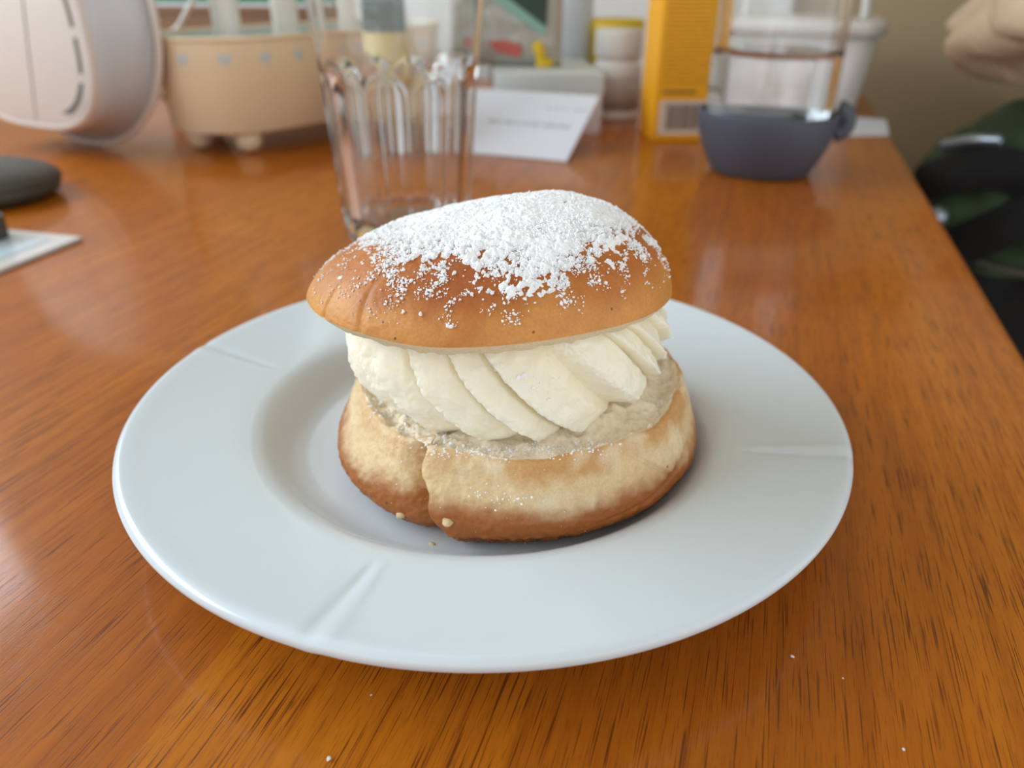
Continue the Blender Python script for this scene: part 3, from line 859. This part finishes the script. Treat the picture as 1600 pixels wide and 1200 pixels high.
JX = unY(962, 188, .625)
jar = thing('white_jar', 'white jar with a ribbed white screw cap and mottled label beside the yellow carton', 'jar', (JX[0], JX[1] + .012, 0))
obj('jar_body', lathe(resample([(0, 0), (.020, 0), (.0235, .002), (.0245, .008), (.0245, .045), (.0235, .052), (.0205, .058), (.0205, .062), (0, .062)], 50), 60), 'white_plastic', jar)
obj('jar_label', lathe([(.0243, .010), (.0249, .010), (.0249, .043), (.0243, .043)], 60, closed=True), 'label_grey', jar)
obj('screw_cap', lathe([(0, .0595), (.0235, .0595), (.0242, .061), (.0242, .082), (.0232, .0845), (0, .085)], 120, lambda T, R, Z: (R - .0004 * (np.sin(T * 30) > 0) * ((Z > .061) & (Z < .083) & (R > .02)), Z)), 'white_plastic', jar)
YX = unY(956, 120, .70)
yt = thing('yellow_tub', 'yellow lidded tub standing behind the white jar', 'tub', (YX[0], YX[1], 0))
obj('tub_body', lathe(resample([(0, 0), (.024, 0), (.0275, .003), (.0290, .02), (.0300, .070), (.0300, .076), (0, .076)], 50), 60), 'yellow_plastic', yt)
obj('tub_lid', lathe([(0, .0755), (.0310, .0755), (.0315, .077), (.0315, .088), (.0300, .0905), (.0285, .0905), (.0280, .0895), (0, .0895)], 60), 'yellow_plastic', yt)

GBX = un(607, 245)
gbt = thing('green_bottle', 'slim bottle, dark green above a pale gold label, seen through the drinking glass', 'bottle', (GBX[0], GBX[1] + .016, 0))
obj('bottle_body', lathe(resample([(0, 0), (.015, 0), (.0182, .002), (.0186, .01), (.0186, .115), (.017, .128), (.009, .142), (.0085, .165), (0, .165)], 60), 56), 'bottle_green', gbt)
obj('bottle_label', lathe([(.0184, .006), (.0190, .006), (.0190, .093), (.0184, .093)], 56, closed=True), 'gold_label', gbt)

# ------------------------------------------------------------------ white tub with lid and handle, paper underneath the edge
tb = thing('white_tub', 'white tapered plastic tub with a rim and a lid handle near the wall', 'tub', (.315, .722, 0), ROOM_RZ)
def rrect(hx, hy, r, z, n=12):
    pts = []
    for cx, cy, a in ((hx - r, hy - r, 0), (-hx + r, hy - r, 90), (-hx + r, -hy + r, 180), (hx - r, -hy + r, 270)):
        for t in np.linspace(0, 90, n): pts.append((cx + r * math.cos(math.radians(a + t)), cy + r * math.sin(math.radians(a + t)), z))
    return pts
obj('tub_body', loft([rrect(.072, .060, .02, 0), rrect(.074, .062, .021, .002), rrect(.083, .071, .022, .083)]), 'white_plastic', tb)
obj('tub_rim', loft([rrect(.084, .072, .022, .078), rrect(.089, .077, .024, .080), rrect(.090, .078, .024, .090), rrect(.087, .075, .023, .0925)]), 'white_plastic', tb)
hd = [(-.06, 0, .092), (-.058, 0, .112), (-.05, 0, .1185), (.0, 0, .119), (.06, 0, .1185), (.068, 0, .112), (.070, 0, .092)]
obj('lid_handle', tube(resample(hd, 40), .0045, 10), 'white_plastic', tb)
pa = [un(1262, 214), un(1389, 212), un(1384, 188), un(1320, 183)]
paper = obj('paper_sheet', prism([tuple(p * np.array([1, 1, 0]) + np.array([0, 0, .0002])) for p in pa], (0, 0, .0008)), 'paper', smooth=False)
tag(paper, 'white sheet of paper lying at the table edge in front of the white tub', 'paper')

# ------------------------------------------------------------------ candle tray with candles
ED = np.array([.60, .80]); E1 = np.array([-.2290, .4790])
tr = thing('candle_tray', 'cream enamel oval candle tray with heart cut-outs and ball feet', 'candle holder', (E1[0], E1[1], 0), math.atan2(ED[1], ED[0]))
TL = .185
def stadium(r, z, n=40):
    a = np.linspace(PI / 2, 3 * PI / 2, n); b = np.linspace(-PI / 2, PI / 2, n)
    return [(r * math.cos(t), r * math.sin(t), z) for t in a] + [(TL + r * math.cos(t), r * math.sin(t), z) for t in b]
obj('tray_wall', loft([stadium(.040, .0185), stadium(.0505, .0185), stadium(.0520, .020), stadium(.0585, .0885), stadium(.0572, .0885), stadium(.0506, .0215), stadium(.040, .0215)], cap=False), 'cream_metal', tr)
sharp(tr.children[0], 40)
obj('tray_floor', prism(stadium(.042, .0187), (0, 0, .002)), 'cream_inner', tr, smooth=False)
obj('tray_lining', loft([stadium(.0570, .0880), stadium(.0502, .0225), stadium(.0498, .0225), stadium(.0566, .0880)], cap=False), 'cream_inner', tr)
obj('rolled_rim', tube(stadium(.0585, .0885), .0019, 10, closed=True), 'cream_metal', tr)
for a, b in ((-.012, -.029), (-.028, .016), (TL - .004, -.038), (TL + .03, .012), (.004, .040), (TL - .004, .04)):
    bm = bmesh.new(); bmesh.ops.create_uvsphere(bm, u_segments=24, v_segments=14, radius=.0112)
    f = obj('ball_foot', bm, 'cream_metal', tr); f.location = (a, b, .0114)
# hearts round the wall
def heart(s_):
    t = np.linspace(0, 2 * PI, 28, endpoint=False)
    return np.stack([16 * np.sin(t) ** 3, 13 * np.cos(t) - 5 * np.cos(2 * t) - 2 * np.cos(3 * t) - np.cos(4 * t)], 1) / 34 * s_
H = heart(.0115)
def place_heart(ang_=None, along=None, sgn=-1):
    pts = []
    for hx, hz in H:
        z = .0742 + hz; r = .0520 + (z - .020) / .0685 * .0065
        if ang_ is not None:
            t = ang_ + hx / r; pts.append((r * math.cos(t), r * math.sin(t), z))
        else: pts.append((along + hx, sgn * r, z))
    return pts
def heart_obj(**k):
    pts = np.array(place_heart(**k)); c = pts.mean(0)
    nn = np.array([math.cos(k['ang_']), math.sin(k['ang_']), 0]) if 'ang_' in k else np.array([0, k.get('sgn', -1), 0])
    o = obj('heart_cutout', prism([tuple(p - nn * .0015) for p in pts], tuple(nn * .0019)), 'cream_inner', tr, smooth=False)
for t in np.linspace(PI / 2 + .25, 3 * PI / 2 - .08, 6): heart_obj(ang_=t)
for a in (.028, .058, .088, .118, .148, .178): heart_obj(along=a, sgn=-1)
for i, a in enumerate((.004, .063, .122, .181)):
    p = E1 + ED * a
    lab = ['white candle in the tray end nearest the ivory appliance', 'second white candle along the cream tray, next to the end one',
           'third white candle along the cream tray, behind the drinking glass', 'white candle at the tray end away from the ivory appliance'][i]
    cnd = thing('candle', lab, 'candle', (p[0], p[1], .0208), 0, 'white candles in the tray')
    obj('candle_body', lathe(resample([(0, 0), (.0108, 0), (.0112, .001), (.0112, .08), (.0111, .160), (.0095, .164), (.006, .1635), (0, .162)], 40), 40), 'wax', cnd)
    obj('wick', tube([(0, 0, .160), (.0004, 0, .166), (.001, .0004, .172)], .0007, 6), 'wick', cnd)

# things behind the tray: brown wooden box with a green book
wl = unY(235, 30, .80)
wbx = thing('wooden_box', 'brown wooden box standing behind the candle tray', 'box', (wl[0], wl[1], 0), math.radians(-3))
obj('box_body', box_bm(0, .20, 0, .10, 0, .088, .001), 'dark_wood', wbx, smooth=False)
obj('box_lid', box_bm(-.001, .201, -.001, .101, .0885, .0965, .001), 'dark_wood', wbx, smooth=False)
bk = thing('green_book', 'green covered book lying on the brown wooden box', 'book', (wl[0] + .004, wl[1] + .002, .0967), math.radians(-3))
obj('pages', box_bm(.001, .192, .001, .092, .002, .0042), 'paper', bk, smooth=False)
obj('cover', box_bm(0, .193, 0, .093, 0, .002, .0005), 'paper', bk, smooth=False)
obj('cover', box_bm(0, .193, 0, .093, .0042, .0200, .0008), 'book_green', bk, smooth=False)

# ------------------------------------------------------------------ ivory appliance
AU = np.array([.873, -.488, 0]); AW = np.array([.488, .873, 0]); AP = np.array([-.3408, .4168, 0])
ap = thing('countertop_appliance', 'ivory rounded plastic appliance with dark vent slots beside the candle tray', 'appliance', tuple(AP), math.atan2(AU[1], AU[0]))
def sup(cx, cz, a, b, n, y, k=72, nb_=None):
    t = np.linspace(0, 2 * PI, k, endpoint=False); o = []
    for q in t:
        e = n if math.sin(q) > 0 or nb_ is None else nb_
        o.append((cx + a * np.sign(math.cos(q)) * abs(math.cos(q)) ** (2 / e), y, cz + b * np.sign(math.sin(q)) * abs(math.sin(q)) ** (2 / e)))
    return o
pc, pz, pa_, pb = -.045, .100, .0935, .080
obj('front_panel', loft([sup(pc, pz, pa_ - .006, pb - .006, 2.4, .0002, nb_=3.0), sup(pc, pz, pa_ - .0055, pb - .0055, 2.4, -.0006, nb_=3.0), sup(pc, pz, pa_ - .0075, pb - .0075, 2.4, -.0016, nb_=3.0)]), 'ivory_plastic', ap)
sharp(ap.children[0], 40)
fr = obj('panel_rim', loft([sup(pc, pz, pa_ - .006, pb - .006, 2.4, .001, nb_=3.0), sup(pc, pz, pa_ - .0035, pb - .0035, 2.4, -.002, nb_=3.0), sup(pc, pz, pa_, pb, 2.4, .001, nb_=3.0), sup(pc, pz, pa_ + .0005, pb + .0005, 2.4, .006, nb_=3.0)], cap=False), 'ivory_plastic', ap)
secs = [sup(pc, pz, pa_, pb, 2.4, .004, nb_=3.0), sup(pc, pz, pa_ + .003, pb + .002, 2.4, .012, nb_=2.8), sup(-.045, .101, .104, .088, 2.2, .028, nb_=2.3),
        sup(-.045, .101, .112, .0965, 2.1, .042, nb_=2.1), sup(-.045, .101, .106, .092, 2.1, .048), sup(-.045, .101, .088, .08, 2.1, .053), sup(-.045, .101, .06, .05, 2.0, .056)]
obj('body_shell', loft(secs), 'grey_plastic', ap)
obj('back_ring', tube([(x, .044, z) for x, _, z in sup(-.045, .1022, .1150, .0995, 2.05, 0)], .0027, 10, closed=True), 'ivory_plastic', ap)
def slot(z0, z1):
    def edge(z, ins):
        e = 2.4 if z > pz else 3.0
        return pc + (pa_ - ins) * max(0., 1 - abs((z - pz) / (pb - ins)) ** e) ** (1 / e)
    zs = np.linspace(z0, z1, 14)
    pts = [(edge(z, .0085), -.0020, z) for z in zs] + [(edge(z, .0125), -.0020, z) for z in zs[::-1]]
    obj('vent_slot', prism(pts, (0, .0012, 0)), 'slot', ap, smooth=False)
for z0, z1 in ((.036, .060), (.0665, .091), (.098, .122), (.129, .152)): slot(z0, z1)
obj('panel_seam', tube([(-.0375, -.0015, .0285), (-.026, -.0017, .070), (-.0125, -.0017, .116), (-.004, -.0015, .150)], .0005, 6), 'slot', ap)
cp_ = [unY(x, y, .62) for x, y in ((276, 60), (281, 40), (288, 25), (296, 10), (300, 0), (302, -25))]
root_inv = Matrix.Translation(Vector(AP)) @ Matrix.Rotation(math.atan2(AU[1], AU[0]), 4, 'Z')
root_inv = root_inv.inverted()
tail = [np.array([-.285, .60, .004]), np.array([-.283, .612, .012]), np.array([-.2805, .618, .035])]
path = [np.array([-.34, .56, .06]), np.array([-.325, .575, .02])] + tail + cp_[::1]
obj('power_cord', tube(resample([tuple(root_inv @ Vector(p)) for p in path], 60), .0026, 8), 'white_plastic', ap)

# ------------------------------------------------------------------ leaflet and dark case at the left
LA = un(130, 376)
la = math.atan2(.026, -.097)
lf = thing('leaflet', 'glossy white-bordered leaflet with a pale blue panel beside the dark case', 'leaflet', (LA[0], LA[1], .0002), la)
obj('leaflet_sheet', box_bm(0, .15, 0, .12, 0, .0022, .0004), 'leaflet', lf, smooth=False)
obj('picture_panel', box_bm(.012, .14, .010, .108, .0020, .0026), 'blue_print', lf, smooth=False)
obj('picture_shape', prism([(.040, .045, .0026), (.08, .04, .0026), (.13, .05, .0026), (.13, .1, .0026), (.060, .1, .0026), (.052, .070, .0026)], (0, 0, .0003)), 'print_dark', lf, smooth=False)
kn = un(-20, 380)
kb = obj('bottle_cap', lathe(resample([(0, 0), (.010, 0), (.0115, .001), (.0115, .010), (.0105, .012), (0, .0122)], 30), 40), 'charcoal'); kb.location = (kn[0], kn[1], .003)
tag(kb, 'small dark bottle cap standing on the glossy leaflet', 'cap')
gcl = un(-22, 318)
gcs = thing('glasses_case', 'dark grey rounded hard case lying behind the leaflet', 'case', (gcl[0] - .022, gcl[1] + .01, 0), .2)
def case_half(z0, z1, flip):
    prof_ = [(0, z0)] + [(.048 * math.cos(t), z0 + (z1 - z0) * math.sin(t)) for t in np.linspace(0, PI / 2, 18)]
    return lathe(prof_, 56, lambda T, R, Z: (R * (1 + .30 * np.cos(T) ** 2), Z))
lo = obj('case_base', lathe([(0, 0), (.040, 0), (.046, .004), (.048, .011), (0, .011)], 56, lambda T, R, Z: (R * (1 + .30 * np.cos(T) ** 2), Z)), 'charcoal', gcs)
obj('case_top', case_half(.0112, .026, 1), 'charcoal', gcs)

# ------------------------------------------------------------------ chair with green bag and beige knit
CHX, CHY = tp(.69, .45)[:2]
ch = thing('chair', 'black chair pushed in beside the table under the green bag', 'chair', (CHX, CHY, FLOOR_Z), ROOM_RZ)
obj('seat', box_bm(-.23, .22, -.22, .22, .40, .455, .02, 4), 'black_fabric', ch)
for a in (-.19, .19):
    for b in (-.19, .19): obj('leg', loft([rrect(.014, .014, .005, 0), rrect(.018, .018, .006, .40)]) , 'black_fabric', ch).location = (a, b, 0)
obj('backrest', box_bm(.20, .24, -.21, .21, .50, .95, .015, 3), 'black_fabric', ch)
for b in (-.17, .17): obj('back_post', box_bm(.205, .235, b - .015, b + .015, .44, .52, .004), 'black_fabric', ch)

bag = thing('green_bag', 'dark green canvas bag with black straps and black base on the chair', 'bag', tuple(tp(.615, .425)[:2]) + (FLOOR_Z + .4565,), ROOM_RZ)
BHX, BHY, BH = .212, .115, .320
def bag_pt(t, v):
    """t around, v 0 bottom..1 top"""
    ct_, st_ = math.cos(t), math.sin(t); e = 2 / 3.2
    k = 1 - .10 * (1 - v) ** 4 - .30 * max(0, v - .78) ** 2 / .22 ** 2
    x = BHX * np.sign(ct_) * abs(ct_) ** e * k; y = BHY * np.sign(st_) * abs(st_) ** e * (k if v < .62 else k * .9)
    z = BH * v - (.006 * max(0, -x / BHX)) * v ** 2
    return np.array([x, y, z])
def bag_mesh(v0, v1, grow=0., n=90, m=50):
    S = []
    for v in np.linspace(v0, v1, m):
        row = np.array([bag_pt(t, v) for t in np.linspace(0, 2 * PI, n, endpoint=False)])
        nz = fbm(row, 22, 3, 71) * .010 + fbm(row, 70, 2, 72) * .003
        rr = np.linalg.norm(row[:, :2], axis=1)[:, None]
        row[:, :2] *= 1 + (nz[:, None] * sstep(0, .2, v) + grow) / np.maximum(rr, .03)
        S.append(row)
    return loft(S)
obj('bag_body', bag_mesh(.60, 1.0), 'green_fabric', bag)
obj('bag_base', bag_mesh(0, .62, .002), 'black_fabric', bag)
def bag_line(pts, push=.006):
    o = []
    for t, v in pts:
        p = bag_pt(math.radians(t), v); p[:2] *= 1 + push / max(.05, np.linalg.norm(p[:2])); o.append(p)
    return resample(o, 50)
obj('piping', tube(bag_line([(270, .62), (250, .62), (232, .63), (215, .66), (200, .72), (185, .78)], .004), .0035, 8), 'piping', bag)
def strap(pts, w_, push):
    c_ = bag_line(pts, push); o = []
    T_ = np.gradient(c_, axis=0); T_ /= np.linalg.norm(T_, axis=1)[:, None]
    secs_ = []
    for p, t in zip(c_, T_):
        n_ = np.array([p[0], p[1], .02]); n_ -= t * (n_ @ t); n_ /= np.linalg.norm(n_); b_ = np.cross(t, n_)
        secs_.append([p + b_ * w_ / 2 + n_ * .003, p - b_ * w_ / 2 + n_ * .003, p - b_ * w_ / 2 - n_ * .003, p + b_ * w_ / 2 - n_ * .003])
    return loft(secs_)
obj('strap', strap([(176, .60), (186, .74), (205, .84), (228, .88), (246, .84)], .034, .010), 'black_fabric', bag)
obj('strap', strap([(205, .58), (222, .66), (236, .74), (246, .84)], .036, .012), 'black_fabric', bag)
bk_ = bag_line([(186, .90), (200, .93), (214, .94)], .010)
obj('buckle', tube(bk_, .0055, 10), 'steel', bag)
bm = bmesh.new(); bmesh.ops.create_uvsphere(bm, u_segments=20, v_segments=12, radius=.009)
o = obj('snap_button', bm, 'steel', bag); o.location = bag_line([(214, .74), (215, .745)], .016)[0]

kn_ = thing('knitted_jumper', 'beige knitted jumper bundled on top of the green bag', 'jumper', tuple(tp(.582, .352)[:2]) + (FLOOR_Z + .4565 + .3205,), ROOM_RZ)
def blob(name, c, rad, seed, fold, n=110):
    t = np.linspace(0, 2 * PI, n, endpoint=False); p = np.linspace(0.02, PI - .02, n // 2)
    Tt, Pp = np.meshgrid(t, p, indexing='ij')
    D = np.stack([np.sin(Pp) * np.cos(Tt), np.sin(Pp) * np.sin(Tt), np.cos(Pp)], -1)
    f1 = fbm(D, 1.6, 2, seed) * .16
    dirn = D @ np.array([.25, .55, .8]); dir2 = D @ np.array([.8, -.5, .1])
    f2 = fold * np.sin(dirn * 17 + 3.0 * fbm(D, 1.5, 2, seed + 1)) * (.5 + .5 * perlin(D * 2 + seed))
    r = 1 + f1 + f2 + .02 * fbm(D, 14, 2, seed + 2)
    D = np.concatenate([D[..., :2] * (1 + .35 * np.clip(-D[..., 2:], 0, 1) * (1 - np.clip(-D[..., 2:], 0, 1)) * 2), np.where(D[..., 2:] < 0, -np.abs(D[..., 2:]) ** .62, D[..., 2:])], -1)
    V = D * r[..., None] * np.array(rad) + np.array(c)
    me = from_np(name, V, grid_faces(n, n // 2, True)); bm = bmesh.new(); bm.from_mesh(me); bpy.data.meshes.remove(me)
    bmesh.ops.holes_fill(bm, edges=[e for e in bm.edges if e.is_boundary]); bmesh.ops.recalc_face_normals(bm, faces=bm.faces); return bm
obj('jumper_body', blob('j', (.03, 0, .122), (.165, .120, .118), 81, .07), 'knit', kn_)
obj('sleeve', blob('s', (-.120, .07, .175), (.085, .07, .07), 91, .06), 'knit_dark', kn_)
